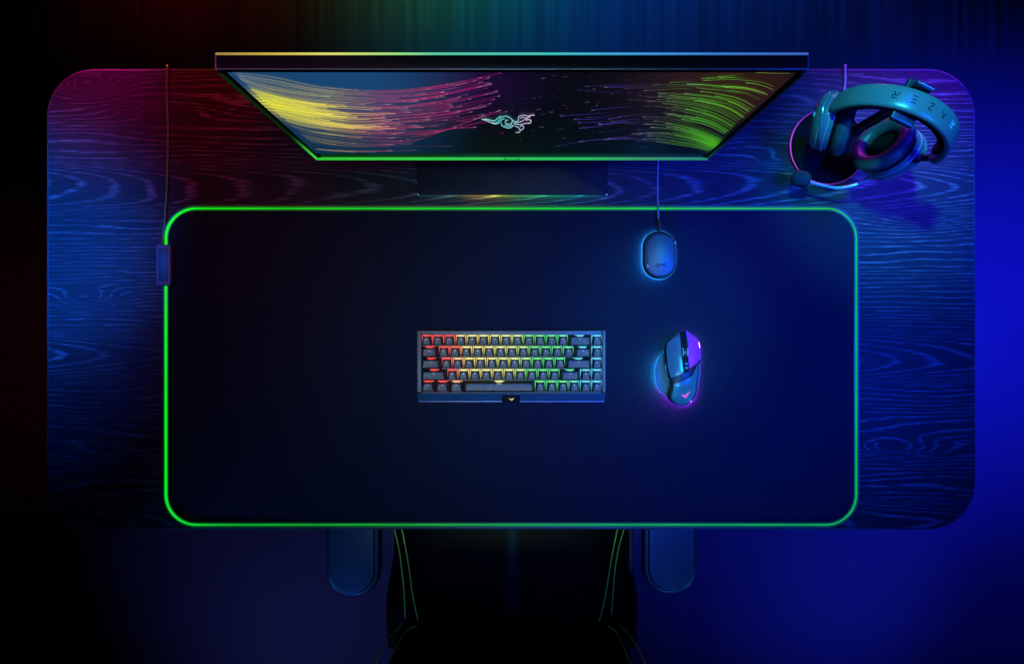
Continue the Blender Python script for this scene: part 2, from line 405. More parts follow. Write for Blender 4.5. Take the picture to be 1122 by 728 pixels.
def guide(G, s, t):
    s = clamp(s, 0, len(G) - 1.001); i = int(s); f = s - i
    def at(g):
        k = t * (len(g) - 1); k = min(k, len(g) - 1.0001); j = int(k); q = k - j
        p0, p1, p2, p3 = g[max(j - 1, 0)], g[j], g[j + 1], g[min(j + 2, len(g) - 1)]
        return [.5 * (2 * p1[a] + (p2[a] - p0[a]) * q + (2 * p0[a] - 5 * p1[a] + 4 * p2[a] - p3[a]) * q * q + (3 * p1[a] - p0[a] - 3 * p2[a] + p3[a]) * q ** 3) for a in (0, 1)]
    A, B = at(G[i]), at(G[i + 1])
    return lerp(A[0], B[0], f), lerp(A[1], B[1], f)
def inside(u, v):
    xl = 245 + (v - 76) * 1.09; xr = 877 - (v - 76) * 1.06
    return 78.6 < v < 167 and xl + 6 < u < xr - 6
lay = [0]
def streak(G, s, t0, t1, w, colf, amp):
    n = 26; pts = []; 
    lay[0] += 1; off = .0011 + .0000015 * lay[0]
    for i in range(n + 1):
        t = lerp(t0, t1, i / n); u, v = guide(G, s, t)
        if inside(u, v): pts.append((i / n, u, v))
    if len(pts) < 4: return
    vs = []; cs = []
    for k, (q, u, v) in enumerate(pts):
        a, b2 = pts[max(k - 1, 0)], pts[min(k + 1, len(pts) - 1)]
        tx, ty = b2[1] - a[1], b2[2] - a[2]; L_ = math.hypot(tx, ty) or 1
        nx, ny = -ty / L_ * w / 2, tx / L_ * w / 2
        vs += [S(u - nx, v - ny, off), S(u + nx, v + ny, off)]
        c = colf(u, v, q); base = bg(u, v)
        fade = amp * (sstep(0, .25, q) if t0 > .02 else 1) * (.35 + .65 * q)
        if q > .96: fade = amp * 1.5
        col = tuple(clamp(lerp(bb, cc, clamp(fade)), 0, 1) for bb, cc in zip(base, c)); cs += [col, col]
    mb.add(vs, [(2 * i, 2 * i + 1, 2 * i + 3, 2 * i + 2) for i in range(len(pts) - 1)], cs)
def cl(u, v, q):
    c = ramp(u, [(250, (.8, .9, .6)), (300, (.95, .9, .08)), (360, (.85, .7, .15)), (385, (.6, .30, .10)), (415, (.55, .06, .14)), (480, (.55, .015, .16)), (560, (.3, .01, .22))])
    if q > .95: c = tuple(lerp(a, .7, .3) for a in c)
    return c
def cr(u, v, q):
    c = ramp(u, [(590, (.06, .03, .4)), (680, (.10, .06, .55)), (705, (.10, .08, .22)), (735, (.10, .28, .05)), (770, (.12, .7, .05)), (800, (.18, .95, .03)), (850, (.55, .95, .15))])
    if q > .95: c = tuple(lerp(a, .5, .3) for a in c)
    return c
R = random.Random(11)
for i in range(190):      # the dense yellow and pink fan at the left
    s = clamp(R.gauss(2.7, 1.9), 0, 6.9); t0 = 0 if R.random() < .75 else R.uniform(.05, .3); t1 = clamp(R.triangular(.15, 1.0, .42), t0 + .12, 1)
    streak(GL, s, t0, t1, R.choice((.13, .18, .25, .36)), cl, R.uniform(.15, 1.0) ** 1.1)
for i in range(85):
    s = R.choice((R.uniform(0, 3.2), R.uniform(0, 5.5))); t1 = R.uniform(.5, 1); streak(GL, s, t1 - R.uniform(.12, .4), t1, R.uniform(.25, .6), cl, R.uniform(.3, 1.0))
for i in range(80):
    t0 = 0; s = R.uniform(1.6, 3.9)
    streak(GL, s, 0, R.triangular(.22, .6, .3), R.choice((.3, .45, .7)), lambda u, v, q: ramp(u, [(300, (.98, .92, .04)), (370, (.95, .75, .12)), (430, (.75, .3, .25))]), R.uniform(.5, 1.1))
for i in range(120):
    s = clamp(R.gauss(5.6, 2.4), 0, 8.9); t0 = 0 if R.random() < .85 else R.uniform(.05, .3); t1 = clamp(R.triangular(.2, .8, .38), t0 + .12, 1)
    streak(GR, s, t0, t1, R.choice((.18, .25, .35, .5)), cr, R.uniform(.2, 1.0))
for i in range(46):
    s = R.uniform(0, 8.9); t1 = R.uniform(.6, 1); streak(GR, s, t1 - R.uniform(.05, .25), t1, R.uniform(.3, .5), cr, R.uniform(.2, .7))
for i in range(60):        # stray sparks
    u = R.gauss(620, 60); v = R.uniform(82, 164)
    if not inside(u, v): continue
    l = R.uniform(1, 5); a = S(u, v, .0016); b2 = S(u + l, v - l * .12, .0016)
    c = R.choice([(.12, .01, .06), (.03, .02, .16), (.10, .08, .12)]); e = Vector((0, 0, .0009))
    mb.add([a - e, b2 - e, b2 + e, a + e], [(0, 1, 2, 3)], [c] * 4)
mb.build('screen', emc('screen_picture', 1.0, .4, (.001, .001, .001), .08), mon, attr=True)
# snake emblem on the screen
def z7(p): return (500 + p[0] / 6.07, 110 + p[1] / 6.07)
strokes = [[(168, 124), (200, 133), (232, 147), (262, 150), (283, 132), (300, 112), (325, 104), (352, 112), (372, 132), (366, 152), (345, 158), (326, 148), (330, 132), (346, 130)],
           [(185, 122), (225, 130), (255, 134), (275, 118), (295, 103)],
           [(240, 152), (270, 155), (292, 142), (305, 125), (322, 120)],
           [(300, 150), (305, 168), (330, 180), (358, 182), (378, 168), (398, 158), (430, 160), (460, 152), (488, 150), (497, 136), (482, 126), (462, 132)],
           [(372, 128), (392, 142), (412, 132), (414, 112), (430, 100), (455, 98), (478, 104), (498, 98), (520, 97)],
           [(425, 118), (445, 110), (462, 118), (480, 112), (492, 104)],
           [(380, 150), (400, 148), (430, 140), (452, 128), (470, 122)],
           [(392, 172), (412, 178), (420, 190), (432, 196), (446, 186), (446, 172), (434, 166), (424, 174)],
           [(395, 212), (415, 212), (428, 200)],
           [(320, 165), (340, 168), (352, 172), (372, 160)]]
mb = MB()
for st in strokes:
    pp = spline([Vector((z7(p)[0], z7(p)[1], 0)) for p in st], 5)
    n = len(pp); vs = []; cs = []
    for k, q in enumerate(pp):
        a, b2 = pp[max(k - 1, 0)], pp[min(k + 1, n - 1)]; t = (b2 - a).normalized(); w = .9
        vs += [S(q.x + t.y * w / 2, q.y - t.x * w / 2, .0021), S(q.x - t.y * w / 2, q.y + t.x * w / 2, .0021)]
        c = ramp(q.x, [(528, (.5, .75, .8)), (545, (.15, .7, .75)), (562, (.25, .6, .7)), (575, (.55, .4, .7)), (585, (.8, .65, .85))]); cs += [c, c]
    mb.add(vs, [(2 * i, 2 * i + 1, 2 * i + 3, 2 * i + 2) for i in range(n - 1)], cs)
mb.build('emblem', emc('emblem_glow', 1.0), mon, attr=True)
# chin light strip
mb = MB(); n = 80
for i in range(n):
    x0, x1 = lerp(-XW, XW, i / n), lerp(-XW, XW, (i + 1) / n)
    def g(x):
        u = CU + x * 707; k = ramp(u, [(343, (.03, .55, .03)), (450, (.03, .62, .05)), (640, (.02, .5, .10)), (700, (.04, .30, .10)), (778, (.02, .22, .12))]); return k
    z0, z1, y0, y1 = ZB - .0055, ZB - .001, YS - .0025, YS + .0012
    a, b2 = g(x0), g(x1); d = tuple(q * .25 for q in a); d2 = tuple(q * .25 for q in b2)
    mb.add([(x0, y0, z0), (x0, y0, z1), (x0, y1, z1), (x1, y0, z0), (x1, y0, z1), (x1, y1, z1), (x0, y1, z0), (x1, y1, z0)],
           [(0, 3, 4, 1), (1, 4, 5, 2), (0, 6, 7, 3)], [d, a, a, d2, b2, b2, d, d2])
mb.build('chin_light_strip', emc('chin_led', 1.0), mon, attr=True)
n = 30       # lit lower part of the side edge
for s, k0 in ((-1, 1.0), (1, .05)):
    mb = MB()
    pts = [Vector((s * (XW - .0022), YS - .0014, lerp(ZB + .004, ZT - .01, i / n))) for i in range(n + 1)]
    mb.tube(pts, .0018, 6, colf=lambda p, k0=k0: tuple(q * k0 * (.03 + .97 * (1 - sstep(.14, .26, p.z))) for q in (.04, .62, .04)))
    mb.build('side_light_strip', emc('side_led', 1.0), mon, attr=True)
# tiny dark lettering on the chin
def glyph(ch):
    return {'R': [[(0, 0), (0, .55)], [(0, 1), (.8, 1), (.8, .55), (.0, .55)], [(.35, .55), (.8, 0)]],
            'A': [[(0, 0), (.42, 1), (.84, 0)]],
            'Z': [[(0, 1), (.8, 1), (0, 0), (.8, 0)]],
            'E': [[(0, 1), (.8, 1)], [(0, .5), (.8, .5)], [(0, 0), (.8, 0)]]}[ch]
mb = MB()
for k, ch in enumerate('RAZER'):
    for st in glyph(ch):
        mb.ribbon([(-.0125 + k * .0055 + p[0] * .0038, YS - .0028 + p[1] * .0022, ZB - .0007) for p in st], .0006, (0, 0, 1))
mb.build('lettering', M_void, mon, smooth=False)
# stand
b3 = W(561.5, 213, .010); wq = 209 / 638
base_front = b3.y
slab(wq, .17, .004, .0042, .010, .0012, b3.x, base_front + .085, 4).build('stand_base', pm('stand_paint', (.008, .011, .016), .45, var=.15, spec=.15), mon)
MB().box((0, .345, .16), (.07, .02, .30), .004).build('stand_neck', M_dark, mon)
MB().box((0, .311, .30), (.12, .052, .12), .004).build('stand_mount', M_dark, mon)
MB().box((b3.x, base_front + .086, .0025), (wq - .008, .164, .0038), .0006).build('stand_foot', M_dark, mon)
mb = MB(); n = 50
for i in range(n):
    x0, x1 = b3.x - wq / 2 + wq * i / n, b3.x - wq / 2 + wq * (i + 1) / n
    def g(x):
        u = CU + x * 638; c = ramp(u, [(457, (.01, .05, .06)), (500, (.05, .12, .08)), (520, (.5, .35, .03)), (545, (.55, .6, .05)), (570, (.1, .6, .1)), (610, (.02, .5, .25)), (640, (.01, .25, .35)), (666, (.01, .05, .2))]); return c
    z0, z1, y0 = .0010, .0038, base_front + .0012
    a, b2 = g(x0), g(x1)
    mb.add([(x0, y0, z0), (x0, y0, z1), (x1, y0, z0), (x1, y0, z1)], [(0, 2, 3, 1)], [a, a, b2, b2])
mb.build('base_glow_helper', emc('base_glow', 45.0), mon, attr=True)  # hidden emitter added to make the coloured reflection on the desk

# ------------------------------------------------------------------ keyboard
kb0 = W(457, 441.5, .024); kb1 = W(663.5, 362.5, .024)
kcx, kcy = (kb0.x + kb1.x) / 2, (kb0.y + kb1.y) / 2; kw, kh = kb1.x - kb0.x, kb1.y - kb0.y
kbd = thing('keyboard', 'compact mechanical keyboard with rainbow backlit keys on the mat', 'keyboard', (kcx, kcy, .0045))
M_kcase = pm('keyboard_case', (.135, .135, .095), .42, var=.1, scale=120, bump=.1)
M_key = pm('keycap', (.026, .031, .024), .4, var=.15, scale=300, bump=.15)
z0, z1 = .0045, .024
slab(kw, kh - .017, .003, z0, z1 - .009, .001, kcx, kcy + .0085, 3).build('case', M_kcase, kbd)
u = 1 / 646.0
ka, kbb = W(461.6, 430.2, .024), W(660.2, 367.2, .024)
UX = (kbb.x - ka.x) / 16; UY = (kbb.y - ka.y) / 5
mb = MB()   # raised rim round the keys
t = (ka.x - kb0.x)
rimz = (z1 + z1 - .009) / 2 + .0
mb.box((kb0.x + t / 2, kcy + .0085, rimz), (t, kh - .0172, .0088), .001)
mb.box((kb1.x - (kb1.x - kbb.x) / 2, kcy + .0085, rimz), (kb1.x - kbb.x, kh - .0172, .0088), .001)
mb.box((kcx, (kb1.y + kbb.y) / 2, rimz), (kw - 2 * t, kb1.y - kbb.y, .0088), .001)
mb.box((kcx, ka.y - .0010, rimz), (kw - 2 * t, .0022, .0088), .0008)
mb.build('case_rim', M_kcase, kbd)
MB().add([(ka.x, ka.y, z1 - .0085), (kbb.x, ka.y, z1 - .0085), (kbb.x, kbb.y, z1 - .0085), (ka.x, kbb.y, z1 - .0085)], [(0, 1, 2, 3)]).build('switch_plate', M_void, kbd)
# sloping front lip
yl1 = ka.y - .0021; yl0 = kb0.y
mb = MB(); prof = [(yl1, .0045), (yl1, .0225), (yl1 - .001, .0232), (yl0 + .003, .0165), (yl0 + .001, .0150), (yl0, .0125), (yl0 + .001, .0045)]
mb.loft([[Vector((kb0.x + s_ * kw + o, y, z)) for (y, z) in prof] for s_, o in ((0, .0004), (1, -.0004))])
mb.build('front_lip', pm('front_lip_paint', (.022, .075, .11), .32, var=.1), kbd)
MB().box((kcx, yl0 + .0009, .0158), (kw - .004, .0016, .0016), .0005).build('lip_trim', M_trim, kbd)
lc = W(560, 437.4, .02)
MB().box((lc.x, lc.y, .0187), (20 * u, 9 * u, .0075), .0012).build('emblem_plate', M_void, kbd)
mb = MB()
for poly in ([(-3.0, .9), (-.6, .3), (0, -.3), (1.2, .4), (3.4, 1.4), (1.5, -1.3), (.2, -1.7), (-1.2, -.3)], ):
    mb.add([(lc.x + p[0] * u, lc.y + p[1] * u, .0231) for p in poly] , [(0, 1, 2, 7), (7, 2, 5, 6), (2, 3, 4, 5)])
mb.build('emblem', em('keyboard_emblem_glow', (.6, .62, .03), 1.0), kbd, smooth=False)
rows = [[1] * 13 + [2, 1], [1.5] + [1] * 12 + [1.5, 1], [1.75] + [1] * 11 + [2.25, 1], [2.25] + [1] * 10 + [1.75, 1, 1], [1.25] * 3 + [6.25] + [1] * 6]
kcache = {}
E_key = emc('key_backlight', 1.25); E_leg = emc('legend_glow', 1.0)
def keycol(fx, r):
    return ramp(fx, [(0, (.85, .02, .01)), (.178, (.9, .04, .01)), (.190, (.9, .10, .01)), (.205, (.9, .42, .02)), (.25, (.88, .60, .03)), (.48, (.66, .70, .05)), (.56, (.35, .68, .05)), (.60, (.05, .6, .04)), (.76, (.03, .62, .08)), (.83, (.03, .6, .22)), (.86, (.03, .5, .6)), (1, (.05, .5, .8))])
LEG = [['1', '1', '1'], ]
for r, row in enumerate(rows):
    x = 0
    for k, wd in enumerate(row):
        cx = ka.x + (x + wd / 2) * UX; cy = kbb.y - (r + .5) * UY; x += wd
        if wd not in kcache:
            W0, D0 = wd * UX - .0016, UY - .0032; rings = []
            for ww, dd, zz, oy in ((W0, D0 + .0002, -.0035, -.0002), (W0 - .001, D0 - .0005, -.002, -.0004), (W0 - .0052, D0 - .0036, .0042, -.0008), (W0 - .0060, D0 - .0044, .0048, -.0008), (W0 - .0085, D0 - .0066, .0046, -.0008)):
                rings.append(rrect(max(ww, .004), max(dd, .004), .0018, 3, zz, 0, oy))
            dd_ = D0
            rings = [[Vector((p.x - (1 if p.x > 0 else -1) * min(.0017, abs(p.x)) * (p.y / dd_ + .5), p.y, p.z)) for p in r_] for r_ in rings]
            kcache[wd] = MB().loft(rings)
        mb = kcache[wd]
        if not isinstance(mb, bpy.types.Mesh):
            ob = mb.build('key', M_key, kbd, org=(0, 0, 0)); kcache[wd] = ob.data
        else:
            ob = bpy.data.objects.new('key', mb); C.objects.link(ob); ob.parent = kbd
        ob.location = (cx - kcx, cy - kcy, z1 + .001 - .0045)
        col = keycol((x - wd / 2) / 16, r)
        # glow of the switch light around the cap
        gl = MB(); gw = min(UX, wd * UX) / 2 * .93; nn = 5
        wide = wd > 1.3
        if wide: gw = UX * .42
        for dx0, dx1, ya, yb, ca, cb_ in ((-gw, gw, UY * .5, UY * .33, .6, .8), (-gw, gw, UY * .33, 0, .8, .6), (-gw, gw, 0, -UY * .5, .6, .04)):
            c1 = tuple(q * ca for q in col); c2 = tuple(q * cb_ for q in col)
            if wide and ya < UY * .3: continue
            gl.add([(dx0, ya, -.0080), (dx1, ya, -.0080), (dx1, yb, -.0080), (dx0, yb, -.0080)], [(0, 1, 2, 3)], [c1, c1, c2, c2])
        # bright bar where the light leaves below the cap's back edge
        bwid = UX * (.28 if wd < 1.3 else .26)
        fx = (x - wd / 2) / 16; cb2 = tuple(min(1, q * 1.25 + (.36 if .195 < fx < .58 else (.02 if fx < .195 else .16))) for q in col)
        gl.box((0, UY * .5 - .0017, -.0012), (2 * bwid, .0015, .0008), .0003)
        start = (4 if wide else 12)
        for i in range(start, len(gl.v)): gl.c[i] = cb2
        g_ = gl.build('backlight', E_key, ob, org=(0, 0, 0), attr=True, smooth=False)
        # legend near the back edge of the cap
        lg = MB(); rr = random.Random(r * 31 + k); yy = UY * .17; zl = .0050
        c3 = tuple(min(1, q * .8 + .24) for q in col)
        if r == 4 and k == 3:
            st = [[(-.0035, yy + .0015), (.0035, yy + .0015)]]
        elif wide or (r == 4 and k < 3):
            st = [[(-.0018, yy), (.0018, yy)]]
        elif r == 0 and 0 < k < 13:
            st = [[(-.0017, yy - .0008), (-.0017, yy + .001)], [(.0008, yy - .0008), (.0018, yy + .0009)]]
        else:
            form = rr.randint(0, 4)
            st = [[[(-.0011, yy - .001), (-.0011, yy + .0012)], [(-.0011, yy + .0012), (.001, yy + .0012)]],
                  [[(-.001, yy - .001), (0, yy + .0012), (.001, yy - .001)]],
                  [[(-.001, yy + .0012), (.001, yy + .0012)], [(0, yy + .0012), (0, yy - .001)]],
                  [[(-.001, yy + .0012), (-.001, yy - .001), (.001, yy - .001)]],
                  [[(-.001, yy + .0012), (.001, yy - .001)], [(.001, yy + .0012), (-.001, yy - .001)]]][form]
        if r == 4 and k == 3: zl = .0050
        for s_ in st:
            lg.ribbon([(p[0], p[1] - (.0008 if wd < 6 else 0), zl) for p in s_], .0006, (0, 0, 1), lambda t_, p, c3=c3: c3)
        lg.build('legend', E_leg, ob, org=(0, 0, 0), attr=True, smooth=False)

# ------------------------------------------------------------------ patches (domed pieces cut by an outline)
def patch(poly, zf, lift=0, skirt=None, n=7, cen=None, edge=.0008):
    """poly: list of (x,y). A surface following zf(x,y)+lift, closed down to skirt."""
    m = len(poly); cx = cen[0] if cen else sum(p[0] for p in poly) / m; cy = cen[1] if cen else sum(p[1] for p in poly) / m
    rings = []
    if skirt is not None:
        rings.append([Vector((p[0], p[1], skirt(p[0], p[1]) if callable(skirt) else skirt)) for p in poly])
    rings.append([Vector((p[0], p[1], zf(p[0], p[1]) + lift - edge)) for p in poly])
    for i in range(n):
        s = 1 - .035 - (i / n) ** 1.0 * .96
        rings.append([Vector((cx + (p[0] - cx) * s, cy + (p[1] - cy) * s, zf(cx + (p[0] - cx) * s, cy + (p[1] - cy) * s) + lift)) for p in poly])
    return MB().loft(rings)

# ------------------------------------------------------------------ mouse
def zm(x, y, z=.030): 
    q = W(710 + x / 7.28, 355 + y / 7.28, z); return (q.x, q.y)
mtop, mbot = zm(290, 50)[1], zm(290, 665)[1]; mcx = zm(275, 0)[0]
def mz(x, y):
    s = clamp((mtop - y) / (mtop - mbot)); lat = (x - mcx - .004 * (.5 - s)) / .034
    prof = ramp(s, [(0, (.50,)), (.15, (.66,)), (.35, (.86,)), (.55, (1.0,)), (.72, (.97,)), (.88, (.74,)), (1, (.36,))])[0]
    return .010 + .030 * prof * (1 - .38 * clamp(abs(lat)) ** 2.2)
mouse = thing('computer_mouse', 'dark gaming mouse with thumb rest glowing blue and violet', 'mouse', (zm(275, 350)[0], zm(275, 350)[1], .0045))
M_mouse = pm('mouse_shell', (.075, .105, .12), .22, var=.08, bump=.05, scale=60)
out = [(262, 66), (200, 106), (150, 150), (137, 232), (143, 330), (155, 420), (180, 480), (183, 545), (160, 590), (200, 636), (262, 662), (320, 652), (368, 606), (388, 560), (410, 480), (418, 400), (424, 300), (420, 200), (404, 118), (350, 82), (305, 55), (285, 60)]
po = [zm(*p) for p in [(q.x, q.y) for q in spline([Vector((a, b, 0)) for a, b in out], 4, True)]]
mcen = zm(285, 370)
def shrink(poly, k, c): return [(c[0] + (p[0] - c[0]) * k, c[1] + (p[1] - c[1]) * k) for p in poly]
# body: sides tuck inward towards the mat
mb = patch(po, mz, -.0012, None, 8, mcen)
rings = [[Vector((p[0], p[1], zz)) for p in shrink(po, k, mcen)] for k, zz in ((.90, .0065), (.93, .009), (.965, .013))]
rings.append([Vector((p[0], p[1], mz(*p) - .0012 - .0008)) for p in po])
mb.loft(rings, (True, False))
mb.build('body', pm('mouse_body', (.006, .007, .009), .35, var=.1, spec=.25), mouse)
def mpart(name, pts, mat, lift=.0008, nn=4, smooth=True, depth=.004, z=.032):
    pl = [zm(p.x, p.y) for p in (spline([Vector((a, b, 0)) for a, b in pts], nn, True) if smooth else [Vector((a, b, 0)) for a, b in pts])]
    if not smooth:      # densify straight edges
        q = []
        for i, p in enumerate(pl):
            r_ = pl[(i + 1) % len(pl)]
            q += [(lerp(p[0], r_[0], k / 5), lerp(p[1], r_[1], k / 5)) for k in range(5)]
        pl = q
    return patch(pl, mz, lift, lambda x, y: mz(x, y) + lift - depth).build(name, mat, mouse)
mpart('left_button', [(256, 70), (198, 114), (154, 154), (147, 240), (153, 330), (163, 400), (176, 432), (262, 398), (270, 385), (264, 290), (260, 180)], M_mouse, smooth=False)
rbt = mpart('right_button', [(308, 52), (350, 84), (402, 120), (420, 210), (422, 280), (378, 322), (318, 356), (314, 290), (318, 180)], pm('button_magenta_light', (.55, .03, .75), .3, var=.08), smooth=False)  # magenta light falling on the button is put into its base colour
rbt['label'] = 'right button with magenta light put into its colour'
mpart('palm_rest', [(190, 478), (272, 452), (350, 408), (398, 306), (392, 400), (380, 480), (378, 550), (352, 612), (310, 648), (262, 656), (215, 634), (184, 596), (192, 550), (194, 500)], M_mouse, smooth=False)
mpart('side_grip', [(402, 318), (420, 300), (415, 400), (404, 480), (386, 560), (386, 480), (396, 400)], pm('side_grip_rubber', (.12, .07, .18), .6, var=.3, bump=.5, scale=300), smooth=False)
# centre groove pieces
mpart('wheel_well', [(268, 80), (306, 78), (312, 180), (316, 380), (278, 396), (268, 290)], M_void, lift=.0001, smooth=False)
wc = zm(292, 228); wz = mz(*wc) - .002
wr = .0088; mb = MB(); rings = []
for xx, rr_ in ((-.0034, wr * .82), (-.0026, wr * .97), (0, wr), (.0026, wr * .97), (.0034, wr * .82)):
    rings.append([Vector((wc[0] + xx, wc[1] + math.cos(a) * rr_ * (1 + .02 * (i_ % 2)), wz - .0015 + math.sin(a) * rr_)) for i_, a in enumerate([2 * math.pi * k / 36 for k in range(36)])])
mb.loft(rings); wheel = mb.build('scroll_wheel', M_black, mouse)
for s in (-1, 1):
    MB().tube([(wc[0] + s * .0037, wc[1] + math.cos(a) * wr * .80, wz - .0015 + math.sin(a) * wr * .80) for a in [2 * math.pi * k / 24 for k in range(24)]], .0006, 6, True).build('wheel_light', em('wheel_led', (.05, .45, .8), 1.2), wheel)
for dy in (318, 350):
    q = zm(297, dy); MB().box((q[0], q[1], mz(*q) + .0006), (.0046, .0036, .0016), .0006).build('dpi_button', M_shell, mouse)
q = [zm(*p) for p in [(255, 560), (285, 568), (332, 532), (318, 560), (302, 594), (288, 592), (272, 578)]]
mb = MB(); mb.add([(p[0], p[1], mz(*p) + .0014) for p in q], [(0, 1, 6), (1, 2, 3), (1, 3, 5, 6), (3, 4, 5)]); mb.build('emblem', em('mouse_emblem_glow', (.55, .10, .62), 1.0), mouse, smooth=False)
# thumb rest
th = [zm(p.x, p.y, .012) for p in spline([Vector((a, b, 0)) for a, b in [(140, 232), (100, 262), (72, 310), (60, 380), (66, 470), (100, 532), (150, 580), (185, 560), (180, 480), (160, 420), (150, 330)]], 4, True)]
thc = zm(125, 410, .012)
mb = MB(); mb.loft([[Vector((p[0], p[1], zz)) for p in shrink(th, k, thc)] for k, zz in ((.86, .0075), (.97, .0085), (1, .0105), (.96, .0120), (.80, .0112), (.4, .0105))])
mb.build('thumb_rest', pm('thumb_rest_rubber', (.08, .10, .12), .5, var=.1, bump=.3, scale=200), mouse)
for k, (a, b) in enumerate((((142, 330), (150, 380)), ((152, 392), (166, 450)))):
    p0, p1 = zm(*a), zm(*b); mb = MB(); mb.tube([(p0[0], p0[1], .028), ((p0[0] + p1[0]) / 2, (p0[1] + p1[1]) / 2, .0285), (p1[0], p1[1], .028)], .0016, 8); mb.build('side_button', M_trim, mouse)
# underglow: a light strip round the sole, shining on the mat
def ug(p):
    x, y = (uv_of(p)[0] - 710) * 7.28, (uv_of(p)[1] - 355) * 7.28
    low = sstep(440, 600, y); lf = 1 - sstep(180, 330, x)
    cy_, pu = (.03, .5, 1.0), (.35, .02, .85)
    k = lerp(.9, .9, low) * (1 if lf > 0 or low > .3 else .25)
    k = lerp(.22, 1.0, max(lf * sstep(200, 300, y), low))
    m_ = clamp(low + (1 - lf) * .8); return tuple(lerp(a, b, m_) * k for a, b in zip(cy_, pu))
sole = [(137, 232), (90, 275), (68, 330), (60, 400), (70, 480), (110, 545), (160, 592), (200, 634), (262, 660), (320, 650), (368, 606), (398, 520), (416, 400), (422, 300), (418, 200), (400, 120), (305, 60), (200, 110), (150, 150)]
sp_ = [zm(p.x, p.y, .006) for p in spline([Vector((a, b, 0)) for a, b in sole], 4, True)]
sp_ = shrink(sp_, .95, zm(260, 370, .006))
MB().tube([(p[0], p[1], .0062) for p in sp_], .0008, 6, True, ug).build('underglow_strip', emc('mouse_underglow', 260.0), mouse, attr=True)

# ------------------------------------------------------------------ charging dock
dk = W(723, 279, .022); dkb = W(721.5, 280, .006)
dock = thing('charging_dock', 'small pill-shaped mouse charging dock ringed by blue light', 'charging dock', (dkb.x, dkb.y, .0045))
dw, dh = 35.5 / 644, 52 / 644
mb = MB(); rings = []
for ww, hh, zz, t in ((dw * .96, dh * .96, .0085, 0), (dw * 1.04, dh * 1.02, .010, .1), (dw * 1.04, dh * 1.02, .0125, .3), (dw * .99, dh * .99, .019, .8), (dw * .95, dh * .96, .0222, 1), (dw * .90, dh * .93, .0230, 1)):
    rings.append(rrect(ww, hh, min(ww, hh) * .5 - .0005, 12, zz, lerp(dkb.x, dk.x, t), lerp(dkb.y, dk.y, t)))
mb.loft(rings); mb.build('body', M_black, dock)
mb = MB(); rings = [rrect(dw * k * .93, dh * k * .97, dw * k * .93 * .5 - .0003, 12, zz, dk.x + .0016, dk.y - .001) for k, zz in ((.90, .0226), (.90, .0238), (.87, .0243))]
mb.loft(rings); mb.build('top_plate', pm('dock_top', (.04, .065, .08), .42, var=.08), dock)
mb = MB(); mb.loft([rrect(dw * .9, dh * .92, dw * .45 - .0003, 12, z_, dkb.x, dkb.y) for z_ in (.0045, .0087)]); mb.build('foot', M_black, dock)
MB().tube(rrect(dw * .985, dh * .985, dw * .49, 12, .0062, dkb.x, dkb.y), .0010, 6, True, lambda p: tuple(q * ramp(uv_of(p)[0], [(702, (1.0,)), (722, (.55,)), (735, (.12,))])[0] for q in (.02, .32, 1))).build('underglow_strip', emc('dock_underglow', 150.0), dock, attr=True)
MB().tube(rrect(dw * 1.045, dh * 1.025, dw * .52, 12, .0112, dkb.x, dkb.y), .0010, 6, True, lambda p: tuple(q * ramp(uv_of(p)[0], [(702, (1.0,)), (722, (.75,)), (735, (.15,)), (742, (.04,))])[0] * (1 if uv_of(p)[1] > 262 else .7) for q in (.03, .42, .95))).build('light_ring', emc('dock_ring', 1.0), dock, attr=True)
for (a, b) in ((711, 270), (740, 266), (710, 291)):
    q = W(a, b, .0235); MB().box((q.x, q.y, .0236), (.0022, .0036, .0012), .0004).build('charging_pin', pm('pin_metal', (.6, .62, .65), .3, metal=.7), dock)
mb = MB()
for k, st in enumerate([[(-4.8, -1.5), (-4.8, 1.5), (-2.6, 1.5), (-2.6, -1.5), (-4.8, -1.5)], [(-1.2, -1), (.2, 1.6), (1.3, -.2)], [(2.6, 1.5), (4.6, 1.5), (4.6, -1.5), (2.6, -1.5), (2.6, 1.5)]]):
    q = W(724.5, 290.5, .0245); mb.ribbon([(q.x + p[0] / 644, q.y + p[1] / 644, .0247) for p in st], .0013, (0, 0, 1))
mb.build('marking', M_void, dock, smooth=False)
mb = MB(); cp = W(722, 252, .012); mb.tube(spline([W(722, 257, .012), W(722, 249, .011), W(721.5, 240, .009)], 4), lambda t: lerp(.0038, .0022, t), 10); mb.build('cable_boot', M_black, dock)
pts = spline([W(721.5, 243, .009), W(721, 228, .0075), W(720.5, 218, .003), W(720.5, 195, .0025), W(721, 175, .0025), W(722, 140, .0025), W(718, 100, .0025), W(715, 77, .0025), W(715, 73.5, -.002), W(715, 74, -.02), W(715, 80, -.15), W(716, 100, -.5), W(716, 120, -.745)], 6)
MB().tube(pts, .0017, 8).build('cable', M_cable, dock)

# ------------------------------------------------------------------ headset stand
BC = W(905, 162, 0)
stand = thing('headset_stand', 'round black headset stand with violet lit rim on desk corner', 'headset stand', (BC.x, BC.y, 0))
def disc(r0, prof, c, n=64):
    return [[Vector((c.x + math.cos(2 * math.pi * k / n) * (r0 + dr), c.y + math.sin(2 * math.pi * k / n) * (r0 + dr), z)) for k in range(n)] for dr, z in prof]
MB().loft(disc(.064, [(-.002, .0005), (0, .002), (0, .010), (-.0015, .0125), (-.006, .0135), (-.03, .0135)], BC)).build('base', pm('stand_base_plastic', (.003, .003, .004), .6, var=.2, spec=.05), stand)
def rc(p):
    a = math.degrees(math.atan2(p.y - BC.y, p.x - BC.x)) % 360
    k = math.exp(-(((a - 175) / 42) ** 2)) + .12
    k2 = .25 * math.exp(-(((a - 255) / 30) ** 2)); k += k2
    return (.50 * k, .06 * k, .85 * k)
